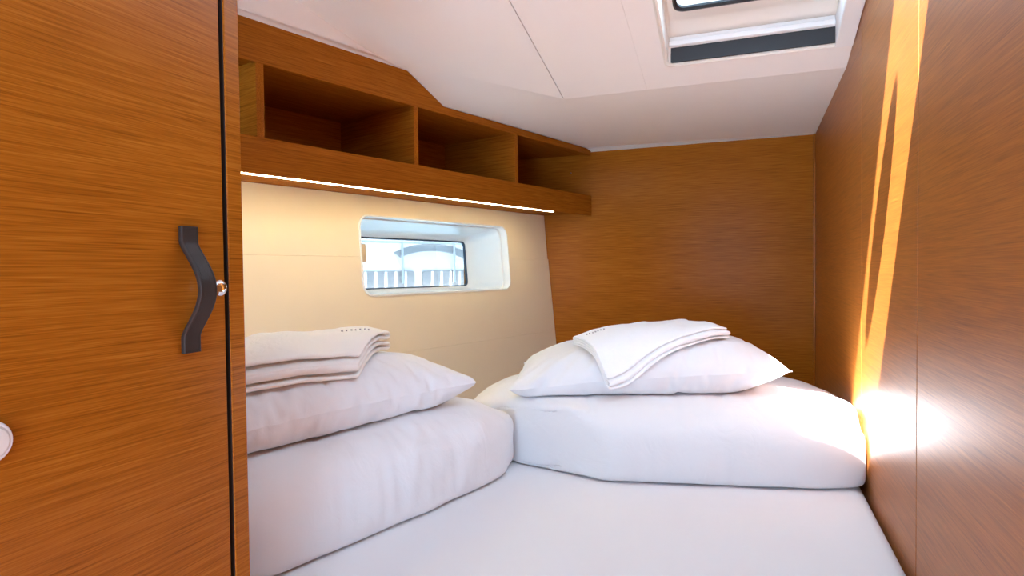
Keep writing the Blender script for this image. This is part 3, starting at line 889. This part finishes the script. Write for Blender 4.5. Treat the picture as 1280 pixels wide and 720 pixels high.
# ------------------------------------------------------------------ outside: harbour
sea = G().box((-60, -30, -2.6), (-3.1, 60, -2.5)).build('water', M['sea'])
tag(sea, 'pale harbour water outside the port light', 'water', kind='structure')
def boat(bx, by, ang, k, label):
    c, s = math.cos(ang), math.sin(ang)
    fr = lambda a, b, z: Vector((bx + (a * c - b * s) * k, by + (a * s + b * c) * k, -2.5 + z * k))
    root = tag(empty('motor_yacht', tuple(fr(0, 0, -0.2))), label, 'boat')
    rings = []
    for i in range(17):
        t = i / 16; a = -6 + 12 * t
        bw = 1.7 * (1 - max(0, (t - .45) / .55) ** 2.2) + 0.02
        top = 1.15 + 0.4 * t ** 2
        rings.append([fr(a, -bw, top), fr(a, -bw * .92, top * .5), fr(a, -bw * .6, 0), fr(a, 0, -0.25), fr(a, bw * .6, 0), fr(a, bw * .92, top * .5), fr(a, bw, top)])
    G().loft(rings, True, True).build('hull', M['boat'], root, auto=40)
    cab = [(-4.2, 1.15), (3.0, 1.25), (1.4, 2.35), (-2.8, 2.45), (-4.4, 2.2)]
    G().prism(cab, -1.15, 1.15, lambda a, b, c_: fr(a, c_, b)).build('cabin', M['boat'], root)
    for a0, a1 in ((-3.9, -3.15), (-3.0, -1.95), (-1.8, -0.75), (-0.6, 0.5), (0.65, 1.7)):
        for sgn in (-1, 1):
            wn_ = G().prism(rrect(a0, a1, 1.34, 1.60, 0.05, 3), sgn * 1.15, sgn * 1.17, lambda a, b, c_: fr(a, c_, b)).build('window', M['boatglass'], root)
            for q in range(1, 6):
                xx = a0 + (a1 - a0) * q / 6
                G().box((xx - 0.02, sgn * 1.16 - 0.025, 1.35), (xx + 0.02, sgn * 1.16 + 0.025, 1.59), fr).build('slat', M['boat'], wn_)
    for sgn in (-1, 1):
        arc = [(-0.4 + 0.95 * math.cos(t), 1.62 + 0.42 * math.sin(t)) for t in [math.radians(20 + 8 * q) for q in range(16)]]
        inn = [(-0.4 + 0.78 * math.cos(t), 1.62 + 0.30 * math.sin(t)) for t in [math.radians(20 + 8 * q) for q in range(16)]]
        G().prism(arc + inn[::-1], sgn * 1.15, sgn * 1.18, lambda a, b, c_: fr(a, c_, b)).build('arched_window', M['boatglass'], root)
    for a0 in (-4.5, -3.0, -1.5, 0.0, 1.5):
        for sgn in (-1, 1):
            G().prism(rrect(a0, a0 + 0.9, 0.62, 0.86, 0.1, 3), sgn * 1.62, sgn * 1.73, lambda a, b, c_: fr(a, c_, b)).build('porthole', M['boatglass'], root)
    for a in range(-5, 6):
        for sgn in (-1, 1):
            G().box((a * 1.0 - 0.02, sgn * 1.2 - 0.02, 1.4), (a * 1.0 + 0.02, sgn * 1.2 + 0.02, 2.05), fr).build('stanchion', M['chrome'], root)
    for sgn in (-1, 1):
        G().box((-5, sgn * 1.2 - 0.015, 2.03), (5, sgn * 1.2 + 0.015, 2.06), fr).build('guard_rail', M['chrome'], root)
    return root
boat(-9.0, 16.0, math.radians(62), 1.6, 'white motor yacht with blue-tinted windows moored outside the port light')

# unseen roll and bar added above the deck to shade the hatch
rings = []
cy, cz = 0.965, 3.37
for i in range(41):
    x = -5.0 + 8.0 * i / 40
    r = 0.40 * (1 - 0.10 * (i / 40)) * (0.55 + 0.45 * min(1, min(i, 40 - i) / 3))
    rings.append([Vector((x, cy + r * math.cos(t) * (1 + 0.02 * math.sin(5 * x)), cz + r * math.sin(t) * 1.02)) for t in [2 * math.pi * k / 24 for k in range(24)]])
sb = tag(empty('added_sun_shade', (-1.0, cy, cz - 0.4)), 'unseen pale canvas roll added above the deck hatch to shade it', 'sun shade')
G().loft(rings, True, True).build('shade_roll', M['canvas'], sb, auto=40)
G().loft([[Vector((x, cy + 0.09 * math.cos(t), cz - 0.45 + 0.11 * math.sin(t))) for t in [2 * math.pi * k / 16 for k in range(16)]] for x in (-5.2, 3.2)], True, True).build('shade_bar', M['alu'], sb, auto=40)
